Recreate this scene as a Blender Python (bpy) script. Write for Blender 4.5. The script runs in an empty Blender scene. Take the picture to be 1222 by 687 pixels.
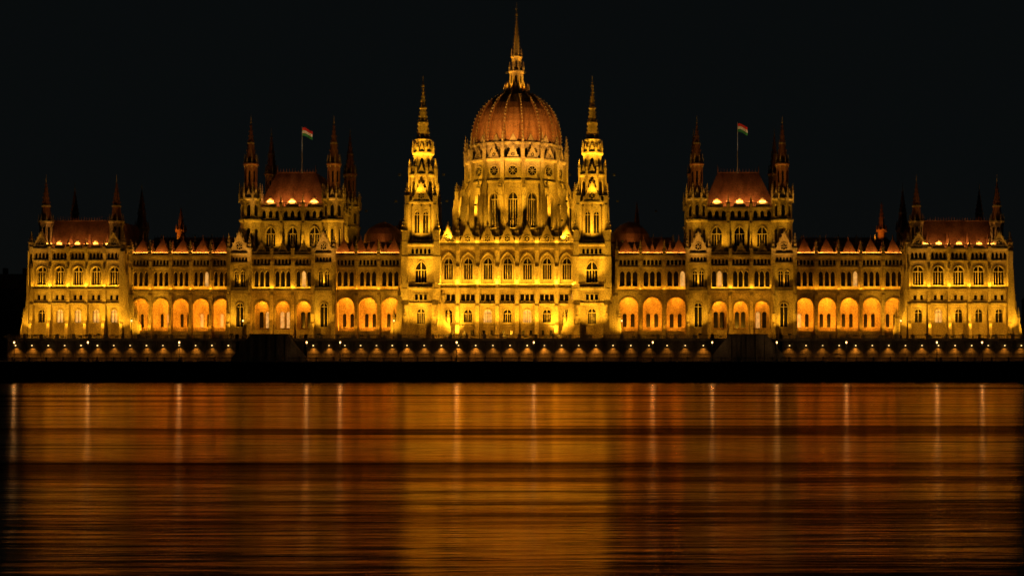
import bpy, math, random
from math import sin, cos, pi, radians, sqrt, tan
random.seed(7)
D=415.0; S=4.5; CX=(757-616)/S; CZ=6.93; HY=420.0
class P:
    def __init__(s,Y): s.Y=Y; s.k=(D+Y)/D/S
    def x(s,p): return CX+(p-757)*s.k
    def z(s,p): return CZ+(HY-p)*s.k
# ---------------------------------------------------------------- mesh tools
class MB:
    def __init__(s): s.v=[]; s.f=[]
    def add(s,vs,fs):
        n=len(s.v); s.v.extend(vs)
        s.f.extend([tuple(i+n for i in f) for f in fs])
class Fr:
    def __init__(s,x,y,z=0.0,a=0.0):
        s.o=(x,y,z); s.U=(cos(a),sin(a)); s.W=(sin(a),-cos(a))
    def p(s,u,w,v):
        return (s.o[0]+u*s.U[0]+w*s.W[0], s.o[1]+u*s.U[1]+w*s.W[1], s.o[2]+v)
CUBE=[(0,1,3,2),(4,6,7,5),(0,4,5,1),(2,3,7,6),(0,2,6,4),(1,5,7,3)]
def box(mb,fr,u0,u1,w0,w1,v0,v1):
    mb.add([fr.p(u,w,v) for u in (u0,u1) for w in (w0,w1) for v in (v0,v1)],CUBE)
W0=Fr(0,0)
def wbox(mb,x0,x1,y0,y1,z0,z1): box(mb,W0,x0,x1,-y1,-y0,z0,z1)
def frus(mb,x,y,z0,z1,r0,r1,n=8,rot=None,cap=True):
    if rot is None: rot=pi/n
    vs=[];
    for r,z in ((r0,z0),(r1,z1)):
        for i in range(n):
            a=rot+2*pi*i/n; vs.append((x+r*cos(a),y+r*sin(a),z))
    fs=[(i,(i+1)%n,n+(i+1)%n,n+i) for i in range(n)]
    if cap: fs+= [tuple(range(n,2*n)),tuple(range(n-1,-1,-1))]
    mb.add(vs,fs)
def extr(mb,fr,u0,u1,poly):
    n=len(poly)
    vs=[fr.p(u0,w,v) for w,v in poly]+[fr.p(u1,w,v) for w,v in poly]
    mb.add(vs,[tuple(range(n)),tuple(range(2*n-1,n-1,-1))]+[(i,(i+1)%n,n+(i+1)%n,n+i) for i in range(n)])
def extw(mb,fr,w0,w1,poly):
    n=len(poly)
    vs=[fr.p(u,w0,v) for u,v in poly]+[fr.p(u,w1,v) for u,v in poly]
    mb.add(vs,[tuple(range(n)),tuple(range(2*n-1,n-1,-1))]+[(i,(i+1)%n,n+(i+1)%n,n+i) for i in range(n)])
def archpts(uc,hw,sp,st):
    if st=='s': return [(uc-hw,sp),(uc+hw,sp)]
    if st=='r': return [(uc-hw*cos(pi*i/8),sp+hw*sin(pi*i/8)) for i in range(9)]
    c=.6*hw; R=hw+c; a=math.acos(c/R); L=[]
    for i in range(5):
        t=a*i/4; L.append((uc+c-R*cos(t),sp+R*sin(t)))
    return L+[(2*uc-u,v) for u,v in reversed(L[:-1])]
def wall(mb,gl,fr,u0,u1,v0,v1,ops,depth=.5,w=0,trim=0,glit=None,plit=.12,mull=False):
    q=lambda a,b,c,d: mb.add([a,b,c,d],[(0,1,2,3)])
    p=fr.p; cu=u0
    for (uc,hw,si,sp,st) in ops:
        a,b=uc-hw,uc+hw
        if a>cu: q(p(cu,w,v0),p(a,w,v0),p(a,w,v1),p(cu,w,v1))
        cu=b
        if si>v0: q(p(a,w,v0),p(b,w,v0),p(b,w,si),p(a,w,si))
        pts=archpts(uc,hw,sp,st)
        for (ua,va),(ub,vb) in zip(pts,pts[1:]):
            q(p(ua,w,va),p(ub,w,vb),p(ub,w,v1),p(ua,w,v1))
        out=[(a,si)]+pts+[(b,si)]
        for (ua,va),(ub,vb) in zip(out,out[1:]+out[:1]):
            q(p(ua,w,va),p(ub,w,vb),p(ub,w-depth,vb),p(ua,w-depth,va))
        top=max(v for _,v in pts)
        if gl is not None:
            g=glit if (glit is not None and random.random()<plit) else gl
            g.add([p(a,w-depth+.02,si),p(b,w-depth+.02,si),p(b,w-depth+.02,top),p(a,w-depth+.02,top)],[(0,1,2,3)])
        if mull:
            m=hw*.08
            box(mb,fr,uc-m,uc+m,w-depth*.85,w-depth*.5,si,top)
            box(mb,fr,a,b,w-depth*.82,w-depth*.52,sp-m,sp+m)
            if hw>1.0:
                for s in (-.5,.5): box(mb,fr,uc+s*hw-m*.6,uc+s*hw+m*.6,w-depth*.8,w-depth*.55,si,sp)
        if trim>0:
            f=(hw+trim)/hw; pr=trim*.8
            o2=[(uc+(u-uc)*f, sp+(v-sp)*f) for u,v in pts] if st!='s' else [(a-trim,sp+trim),(b+trim,sp+trim)]
            for i in range(len(pts)-1):
                (ua,va),(ub,vb),(oc,od),(oe,of)=pts[i],pts[i+1],o2[i],o2[i+1]
                q(p(ua,w+pr,va),p(ub,w+pr,vb),p(oe,w+pr,of),p(oc,w+pr,od))
                q(p(oc,w+pr,od),p(oe,w+pr,of),p(oe,w,of),p(oc,w,od))
                q(p(ua,w+pr,va),p(ub,w+pr,vb),p(ub,w,vb),p(ua,w,va))
            for s,e in ((a-trim,a),(b,b+trim)):
                box(mb,fr,s,e,w-.02,w+pr*.9,si,sp-.01)
            box(mb,fr,a-trim*1.4,b+trim*1.4,w-.02,w+pr*1.5,si-trim,si-.01)
    if cu<u1: q(p(cu,w,v0),p(u1,w,v0),p(u1,w,v1),p(cu,w,v1))
def pinnacle(mb,x,y,z0,z1,w):
    h=z1-z0; r=w*.7071
    frus(mb,x,y,z0,z0+h*.42,r,r,4,pi/4)
    frus(mb,x,y,z0+h*.42,z0+h*.47,r*1.35,r*1.2,4,pi/4)
    frus(mb,x,y,z0+h*.47,z0+h*.97,r*.85,r*.1,4,pi/4)
    for t in (.6,.72,.84):
        rr=r*.85*(1-(t-.47)/.5)+.05*w
        frus(mb,x,y,z0+h*t,z0+h*(t+.03),rr*1.35+.04,rr*1.1+.03,4,0)
    frus(mb,x,y,z0+h*.95,z1,r*.35,0.02,4,pi/4)
def spire(mb,x,y,z0,z1,r,n=8,cr=10,rt=.06):
    frus(mb,x,y,z0,z1,r,rt,n)
    for j in range(cr):
        t=(j+.6)/(cr+.5); z=z0+(z1-z0)*t; rr=r*(1-t)+rt*t; c=.10*r*(1-t*.6)+.05
        for i in range(n):
            a=pi/n+2*pi*i/n
            frus(mb,x+(rr+c*.6)*cos(a),y+(rr+c*.6)*sin(a),z,z+c*2.6,c,c*.5,4)
def gable(mb,gl,fr,uc,hw,v0,v1,w,th,rose=True):
    extw(mb,fr,w-th,w,[(uc-hw,v0),(uc+hw,v0),(uc,v1)])
    t=hw*.16; k=(v1-v0)/hw
    for s in (-1,1):
        extw(mb,fr,w-th*.9,w+t,[(uc+s*hw,v0),(uc+s*(hw+t),v0),(uc,v1+t*k),(uc,v1)])
        for j in range(4):
            f=(j+.7)/4.6; u=uc+s*(hw+t)*(1-f); v=v0+(v1+t*k-v0)*f
            box(mb,fr,u-t*.5,u+t*.5,w-th*.5,w+t*.6,v,v+t*1.5)
    p=fr.p(uc,w-th*.4,0)
    pinnacle(mb,p[0],p[1],fr.o[2]+v1,fr.o[2]+v1+(v1-v0)*.42,t*1.6)
    if rose:
        rc=v0+(v1-v0)*.34; R=hw*.36
        pts=[(uc+R*cos(2*pi*i/10),rc+R*sin(2*pi*i/10)) for i in range(10)]
        extw(gl,fr,w,w+.03,pts)
        po=[(uc+R*1.3*cos(2*pi*i/10),rc+R*1.3*sin(2*pi*i/10)) for i in range(10)]
        for i in range(10):
            j=(i+1)%10
            mb.add([fr.p(pts[i][0],w+.15,pts[i][1]),fr.p(pts[j][0],w+.15,pts[j][1]),fr.p(po[j][0],w+.15,po[j][1]),fr.p(po[i][0],w+.15,po[i][1]),
                    fr.p(po[j][0],w,po[j][1]),fr.p(po[i][0],w,po[i][1])],[(0,1,2,3),(3,2,4,5)])
        for a in (0,pi/3,2*pi/3):
            du,dv=R*cos(a),R*sin(a); e=R*.08
            extw(mb,fr,w+.03,w+.12,[(uc-du-e*sin(a),rc-dv+e*cos(a)),(uc+du-e*sin(a),rc+dv+e*cos(a)),(uc+du+e*sin(a),rc+dv-e*cos(a)),(uc-du+e*sin(a),rc-dv-e*cos(a))])
def stage(mb,gl,cx,cy,ap,n,z0,z1,opsf=None,rot=0,depth=.4,trim=.12,glit=None,mull=False,plit=.1):
    fw=ap*tan(pi/n)
    for i in range(n):
        a=rot+2*pi*i/n; fr=Fr(cx+sin(a)*ap,cy-cos(a)*ap,0,a)
        wall(mb,gl,fr,-fw,fw,z0,z1,opsf(fw) if opsf else [],depth,0,trim,glit,plit,mull)
def collar(mb,cx,cy,ap,n,z0,z1,pr,rot=0):
    r=ap/cos(pi/n); q=-pi/2+pi/n+rot
    frus(mb,cx,cy,z0,z0+(z1-z0)*.5,r+pr*.4,r+pr,n,q); frus(mb,cx,cy,z0+(z1-z0)*.5,z1,r+pr*1.15,r+pr*1.15,n,q)
def balus(mb,fr,u0,u1,v0,h,w,th=.25,step=.6):
    box(mb,fr,u0,u1,w-th/2,w+th/2,v0+h*.85,v0+h)
    box(mb,fr,u0,u1,w-th/2,w+th/2,v0,v0+h*.15)
    n=max(1,int((u1-u0)/step))
    for i in range(n+1):
        u=u0+(u1-u0)*i/n; c=th*.32
        box(mb,fr,u-c,u+c,w-c,w+c,v0+h*.15,v0+h*.85)
def hip(mb,x0,x1,y0,y1,z0,z1,ix,iy):
    vs=[(x0,y0,z0),(x1,y0,z0),(x1,y1,z0),(x0,y1,z0),(x0+ix,y0+iy,z1),(x1-ix,y0+iy,z1),(x1-ix,y1-iy,z1),(x0+ix,y1-iy,z1)]
    mb.add(vs,[(0,1,5,4),(1,2,6,5),(2,3,7,6),(3,0,4,7),(4,5,6,7),(3,2,1,0)])
def cresting(mb,x0,x1,y,z,h=.8,step=.8):
    wbox(mb,x0,x1,y-.06,y+.06,z,z+h*.25)
    n=int((x1-x0)/step)
    for i in range(n+1):
        x=x0+(x1-x0)*i/n; frus(mb,x,y,z+h*.2,z+h,.13,.02,4)
# ---------------------------------------------------------------- materials
def mat(name): 
    m=bpy.data.materials.new(name); m.use_nodes=True
    nt=m.node_tree; return m,nt,nt.nodes['Principled BSDF'],nt.nodes.new('ShaderNodeTexCoord')
def noise(nt,tc,scale,detail=6,vec=None):
    n=nt.nodes.new('ShaderNodeTexNoise'); n.inputs['Scale'].default_value=scale; n.inputs['Detail'].default_value=detail
    if vec:
        mp=nt.nodes.new('ShaderNodeMapping'); mp.inputs['Scale'].default_value=vec
        nt.links.new(tc.outputs['Object'],mp.inputs[0]); nt.links.new(mp.outputs[0],n.inputs['Vector'])
    else: nt.links.new(tc.outputs['Object'],n.inputs['Vector'])
    return n
def ramp(nt,src,stops):
    r=nt.nodes.new('ShaderNodeValToRGB'); e=r.color_ramp.elements
    e[0].position=stops[0][0]; e[0].color=(*stops[0][1],1); e[1].position=stops[-1][0]; e[1].color=(*stops[-1][1],1)
    for p_,c in stops[1:-1]:
        x=e.new(p_); x.color=(*c,1)
    nt.links.new(src,r.inputs[0]); return r
def stone(name,ca,cb,cc,rough=.85,sc=.35,bump=.4):
    m,nt,b,tc=mat(name)
    n1=noise(nt,tc,sc,4,(1,1,.35)); r1=ramp(nt,n1.outputs[0],[(.32,ca),(.5,cb),(.68,cc)])
    n2=noise(nt,tc,3.2,2); r2=ramp(nt,n2.outputs[0],[(.3,(.45,.45,.45)),(.65,(1.05,1.05,1.05))])
    mx=nt.nodes.new('ShaderNodeMix'); mx.data_type='RGBA'; mx.blend_type='MULTIPLY'; mx.inputs[0].default_value=.85
    nt.links.new(r1.outputs[0],mx.inputs[6]); nt.links.new(r2.outputs[0],mx.inputs[7]); nt.links.new(mx.outputs[2],b.inputs['Base Color'])
    b.inputs['Roughness'].default_value=rough; b.inputs['Specular IOR Level'].default_value=.2; return m
STONE=stone('limestone',(.20,.15,.09),(.37,.29,.175),(.47,.39,.26))
ROOF=stone('red_slate_roof',(.11,.048,.028),(.19,.085,.048),(.25,.125,.075),.6,.5)
DOMEM=stone('dome_copper_brown',(.20,.09,.045),(.28,.13,.065),(.34,.17,.09),.5,.3,.2)
GRAN=stone('dark_granite',(.09,.07,.05),(.15,.12,.09),(.21,.17,.13),.8,.6)
QUAYM=stone('quay_stone',(.015,.014,.013),(.025,.023,.02),(.04,.036,.03),.9,.3)
IRON=stone('cast_iron',(.02,.02,.02),(.03,.03,.03),(.04,.04,.04),.5)
PLAS=stone('old_plaster',(.10,.09,.08),(.14,.125,.11),(.18,.16,.14),.9)
ASPH=stone('asphalt_ground',(.035,.035,.035),(.05,.05,.05),(.065,.06,.06),.9,.2)
GLASS,nt,b,_=mat('dark_window_glass'); b.inputs['Base Color'].default_value=(.010,.008,.006,1); b.inputs['Roughness'].default_value=.25
def emis(name,col,st):
    m,nt,b,tc=mat(name); b.inputs['Base Color'].default_value=(.3,.2,.1,1)
    b.inputs['Emission Color'].default_value=(*col,1)
    n=noise(nt,tc,.9,2); mm=nt.nodes.new('ShaderNodeMath'); mm.operation='MULTIPLY'; mm.inputs[1].default_value=st*2
    nt.links.new(n.outputs[0],mm.inputs[0]); nt.links.new(mm.outputs[0],b.inputs['Emission Strength']); m.cycles.emission_sampling='NONE'; return m
LIT=emis('lit_window_glass',(1,.50,.12),.6)
LAMP=emis('lamp_glow',(1,.60,.2),3.0)
def flat(name,c,r=.7):
    m,nt,b,tc=mat(name); n=noise(nt,tc,3,3); rr=ramp(nt,n.outputs[0],[(.3,tuple(x*.8 for x in c)),(.7,c)]); nt.links.new(rr.outputs[0],b.inputs['Base Color']); b.inputs['Roughness'].default_value=r; return m
# ---------------------------------------------------------------- objects
col=bpy.context.scene.collection
def empty(name,loc=(0,0,0)):
    e=bpy.data.objects.new(name,None); e.location=loc; col.objects.link(e); return e
def make(mb,name,m,parent=None,loc=None):
    me=bpy.data.meshes.new(name); me.from_pydata(mb.v,[],mb.f); me.materials.append(m); me.update()
    o=bpy.data.objects.new(name,me); col.objects.link(o)
    if parent: o.parent=parent
    if loc: o.location=loc
    return o
PARL=empty('parliament_building')
YEL=(1,.48,.020); GOLD=(1,.39,.012); ORG=(1,.31,.012); WARM=(1,.42,.018)
from mathutils import Vector
def light(kind,loc,tgt,power,colr,size=.4,sy=None,ang=90,blend=.6,parent=PARL,name='floodlight_lamp'):
    l=bpy.data.lights.new(name,kind); l.energy=power; l.color=colr
    if kind=='AREA':
        l.shape='RECTANGLE'; l.size=size; l.size_y=sy or size
    else: l.shadow_soft_size=size
    if kind=='SPOT': l.spot_size=radians(ang); l.spot_blend=blend
    o=bpy.data.objects.new(name,l); o.location=loc; col.objects.link(o)
    if tgt is not None: o.rotation_euler=(Vector(tgt)-Vector(loc)).to_track_quat('-Z','Y').to_euler()
    o.parent=parent; return o
FIX=MB(); GF=2.3
TZ=P(-12).z(404.2); QZ=4.55
def flood(x,y,z,tx,ty,tz,power,c=YEL,ang=95,size=.3):
    light('SPOT',(x,y,z),(tx,ty,tz),power*GF,c,size,ang=ang,blend=.8)
    wbox(FIX,x-.3,x+.3,y-.25,y+.25,z-.9,z-.45)
def beam(x,tx,ty,tz,power,c,ang):
    # narrow-beam projector on the terrace edge
    light('SPOT',(x,-11.4,TZ+1.9),(tx,ty,tz),power,c,.3,ang=ang,blend=1.0)
    wbox(FIX,x-.4,x+.4,-11.8,-11.2,TZ+1.0,TZ+1.35); wbox(FIX,x-.07,x+.07,-11.6,-11.5,TZ,TZ+1.0)
def strip(xa,xb,y,z,ty,tz,power,c=YEL,w=.15):
    # a line of luminaires along a ledge, throwing light up the wall
    light('AREA',((xa+xb)/2,y,z),((xa+xb)/2,ty,tz),power,c,xb-xa,w)
    wbox(FIX,xa,xb,y-.1,y+.1,z-.25,z-.1)
# ================================================================= WINGS
def wing(st,gl,lt,rf,xa,xb,n,Y,lightbase=1.0):
    p=P(Y); fr=Fr(0,Y); X=p.x; Z=p.z
    bw=(xb-xa)/n; m=p.k
    ops=[(X(xa+bw*(i+.5)),bw*.40*m,Z(395),Z(366),'r') for i in range(n)]
    wall(st,None,fr,X(xa),X(xb),Z(404),Z(350),ops,.9,0,.3)
    fb=Fr(0,Y+4.2)
    ob=[]
    for i in range(n):
        for s in (-.17,.17): ob.append((X(xa+bw*(i+.5+s)),bw*.085*m,Z(390),Z(376),'r'))
    wall(st,gl,fb,X(xa),X(xb),Z(404),Z(350),ob,.35,0,.14,lt,.1)
    wbox(st,X(xa),X(xb),Y+.92,Y+4.19,Z(396.5),Z(395.5)); wbox(st,X(xa),X(xb),Y+.1,Y+4.3,Z(351.2),Z(350.2))
    balus(st,fr,X(xa),X(xb),Z(395.4),.9,-.45,.2,.45)
    box(st,fr,X(xa),X(xb),-.3,.55,Z(349.8),Z(347)); box(st,fr,X(xa),X(xb),-.3,.3,Z(346.9),Z(345.2))
    og=[]
    for i in range(n):
        for s in (-.27,0,.27): og.append((X(xa+bw*(i+.5+s)),bw*.10*m,Z(341.5),Z(327.5),'p'))
    wall(st,gl,fr,X(xa),X(xb),Z(345),Z(320),og,.8,0,.12,lt,.06)
    box(st,fr,X(xa),X(xb),-.2,.3,Z(319.8),Z(318.4))
    of=[]
    for i in range(n):
        for j in range(5): of.append((X(xa+bw*(i+.5+(j-2)*.165)),bw*.055*m,Z(316.3),Z(311.5),'r'))
    wall(st,gl,fr,X(xa),X(xb),Z(318.2),Z(308),of,.5,0,.05)
    box(st,fr,X(xa),X(xb),-.2,.6,Z(307.8),Z(306.6)); box(st,fr,X(xa),X(xb),-.2,.95,Z(306.5),Z(304.6))
    balus(st,fr,X(xa),X(xb),Z(304.6),.75,.6,.2,.5)
    for i in range(n+1):
        u=X(xa+bw*i)
        extr(st,fr,u-.42,u+.42,[(0,Z(404)),(1.5,Z(404)),(1.35,Z(388)),(.9,Z(384)),(.85,Z(352)),(.5,Z(349)),(.5,Z(312)),(0,Z(308))])
        frus(st,u,Y-.95,Z(385),Z(371),.28,.22,6); frus(st,u,Y-.75,Z(345),Z(322),.16,.14,6)
        pinnacle(st,u,Y-.55,Z(309),Z(286),.8)
    hip(rf,X(xa)-1,X(xb)+1,Y+.9,Y+17,Z(305),P(Y+7).z(290),.5,6.5)
    cresting(rf,X(xa),X(xb),Y+7.4,P(Y+7).z(290.5),.9,.9)
    nd=n if n>3 else 4
    for i in range(nd):
        u=X(xa+(xb-xa)*(i+.5)/nd); h=1.9
        wall(rf,gl,Fr(0,Y+.5),u-h*.8,u+h*.8,Z(304.5),Z(299.5),[(u,.4,Z(303.8),Z(302),'p')],.3,0,.1)
        frus(rf,u,Y+2.2,Z(299.6),Z(284),h*1.35,.06,4,pi/4); frus(rf,u,Y+2.2,Z(284.5),Z(279),.14,.03,4)
        v=u+(xb-xa)/nd*.5*m
        frus(rf,v,Y+1.9,Z(304),Z(290),h*.85,.05,4,pi/4); frus(rf,v,Y+1.9,Z(290.5),Z(286),.12,.03,4)
    wbox(st,X(xa)-.2,X(xb)+.2,Y+4.65,Y+22,Z(404),Z(304.9))
    for i in range(n):
        u=X(xa+bw*(i+.5))
        # hung from the vault just behind the arch head
        light('POINT',(u,Y+1.5,Z(353.8)),None,1250*lightbase*random.uniform(.8,1.2),ORG,.25,name='arcade_lamp')
        light('AREA',(u,Y+1.6,Z(395.4)+.35),(u,Y+3.2,Z(366)),620*lightbase*random.uniform(.8,1.2),ORG,bw*m*.6,.3,name='arcade_lamp')
        flood(u+bw*m*.5,Y-3.6,Z(403)+.9,u+bw*m*.5,Y+.3,Z(335),850*lightbase*random.uniform(.6,1.3),GOLD,90)
    strip(X(xa)+.4,X(xb)-.4,Y-.95,Z(347)+.35,Y-.1,Z(320),260*n*lightbase,GOLD)
    strip(X(xa)+.4,X(xb)-.4,Y-.9,Z(304)+.6,Y+3,Z(294),200*n,(1,.38,.05))
# ================================================================= END PAVILIONS
def pavilion(st,gl,lt,rf,xa,xb,Y=0.0):
    p=P(Y); X=p.x; Z=p.z; m=p.k; n=5
    cx=(X(xa)+X(xb))/2; hw=(X(xb)-X(xa))/2; dep=26.0
    def face(fr,U0,U1,n,front):
        bw=(U1-U0)/n; c=[U0+bw*(i+.5) for i in range(n)]
        wall(st,gl,fr,U0,U1,Z(404),Z(364),[(u,.15*bw+.15,Z(384.5),Z(373),'r') for u in c],.7,0,.2,lt,.3,True)
        box(st,fr,U0-.3,U1+.3,-.2,.55,Z(363.8),Z(361.5))
        o=[]
        for u in c:
            for s in (-.16,.16): o.append((u+s*bw,.4,Z(358),Z(352),'s'))
        wall(st,gl,fr,U0,U1,Z(361.3),Z(347),o,.55,0,.1)
        box(st,fr,U0-.3,U1+.3,-.2,.85,Z(346.8),Z(344.6)); balus(st,fr,U0,U1,Z(344.6),.7,.55,.2,.45)
        wall(st,gl,fr,U0,U1,Z(344.4),Z(312),[(u,.27*bw,Z(340),Z(324),'r') for u in c],1.2,0,.26,lt,.0,True)
        box(st,fr,U0-.2,U1+.2,-.2,.35,Z(311.8),Z(310.4))
        o=[]
        for u in c:
            for s in (-.3,-.1,.1,.3): o.append((u+s*bw,.07*bw,Z(308.5),Z(303.5),'p'))
        wall(st,gl,fr,U0,U1,Z(310.2),Z(300),o,.5,0,.07)
        box(st,fr,U0-.4,U1+.4,-.2,.6,Z(299.8),Z(298.4)); box(st,fr,U0-.6,U1+.6,-.2,.95,Z(298.3),Z(296.4))
        balus(st,fr,U0,U1,Z(296.4),.85,.6,.2,.5)
        for i in range(n+1):
            u=U0+bw*i
            extr(st,fr,u-.4,u+.4,[(0,Z(404)),(2.4,Z(404)),(1.9,Z(386)),(1.3,Z(382)),(1.15,Z(363)),(.8,Z(360)),(.75,Z(318)),(.4,Z(314)),(.4,Z(301)),(0,Z(300))])
            q=fr.p(u,.6,0); pinnacle(st,q[0],q[1],Z(303),Z(284),.8)
            q=fr.p(u,1.0,0); frus(st,q[0],q[1],Z(346),Z(326),.2,.16,6); pinnacle(st,q[0],q[1],Z(326),Z(314),.5)
        for u in ([c[0],c[-1]] if front else [c[len(c)//2]]):
            gable(st,gl,fr,u,bw*.42,Z(296.2),Z(279),.35,1.0)
        for u in c[1:-1]: gable(st,gl,fr,u,bw*.24,Z(296.2),Z(288),.3,.5,False)
    face(Fr(0,Y),X(xa),X(xb),5,True)
    face(Fr(X(xb),Y+dep/2,0,pi/2),-dep/2,dep/2,6,False)
    face(Fr(X(xa),Y+dep/2,0,-pi/2),-dep/2,dep/2,6,False)
    wbox(st,X(xa)+1.4,X(xb)-1.4,Y+1.5,Y+dep,Z(404),Z(297))
    hip(rf,X(xa)+.8,X(xb)-.8,Y+.9,Y+dep,Z(296.3),P(Y+5).z(264),2.2,4.6)
    cresting(rf,X(xa)+3.2,X(xb)-3.2,Y+5.6,P(Y+5).z(264.3),1.3,.7)
    for i in range(4):
        u=X(xa+(xb-xa)*(i+1)/5); frus(rf,u,Y+2.1,Z(294),Z(277),1.0,.04,4,pi/4)
    for s,u in ((-1,X(xa)),(1,X(xb))):
        for yy in (Y+2.6,Y+dep-2):
            ux=u-s*2.6
            stage(st,gl,ux,yy,1.6,8,Z(300),Z(266),lambda f:[(0,.32,Z(288),Z(272),'p')],0,.25,.07)
            collar(st,ux,yy,1.6,8,Z(266),Z(263),.3)
            for i in range(8):
                a=pi/8+i*pi/4; pinnacle(st,ux+1.75*cos(a),yy+1.75*sin(a),Z(268),Z(254),.34)
            frus(rf,ux,yy,Z(264),Z(246),1.5,1.0,8); frus(st,ux,yy,Z(246),Z(244),1.25,1.2,8)
            spire(rf,ux,yy,Z(244),Z(215),1.0,8,5); frus(st,ux,yy,Z(217),Z(207),.12,.03,5)
        beam(u-s*2.6,u-s*2.6,Y+2.6,Z(248),19000,(1,.46,.06),26)
        extw(st,Fr(0,Y),-2.6,-.9,[(u,Z(404)),(u+s*3.9,Z(404)),(u+s*3.4,Z(388)),(u+s*2.3,Z(376)),(u+s*2.2,Z(360)),(u+s*1.2,Z(350)),(u+s*1.1,Z(318)),(u,Z(308))])
        pinnacle(st,u+s*2.9,Y+1.7,Z(389),Z(366),.75); pinnacle(st,u+s*1.7,Y+1.7,Z(362),Z(338),.7)
        extw(st,Fr(0,Y),-.9,1.6,[(u-.6,Z(404)),(u+s*2.6,Z(404)),(u+s*2.0,Z(380)),(u+s*1.1,Z(366)),(u+s*1.0,Z(330)),(u+s*.7,Z(318)),(u+s*.7,Z(300)),(u-.6,Z(300))])
        pinnacle(st,u+s*.2,Y-.3,Z(300),Z(276),1.1)
    bw=(X(xb)-X(xa))/5
    for i in range(6):
        u=X(xa)+bw*i
        flood(u,Y-5.0,Z(403)+.9,u,Y,Z(335),3000*random.uniform(.7,1.25),YEL,90)
    strip(X(xa)+.3,X(xb)-.3,Y-1.25,Z(344)+.5,Y-.2,Z(312),2800,YEL)
    for s,u in ((-1,X(xa)),(1,X(xb))):
        flood(u+s*7,Y-1,Z(403)+1,u,Y+5,Z(340),3000,YEL,115)
    strip(X(xa)+4,X(xb)-4,Y-.7,Z(296)+1.1,Y+4,Z(278),1300,(1,.40,.07))
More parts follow.
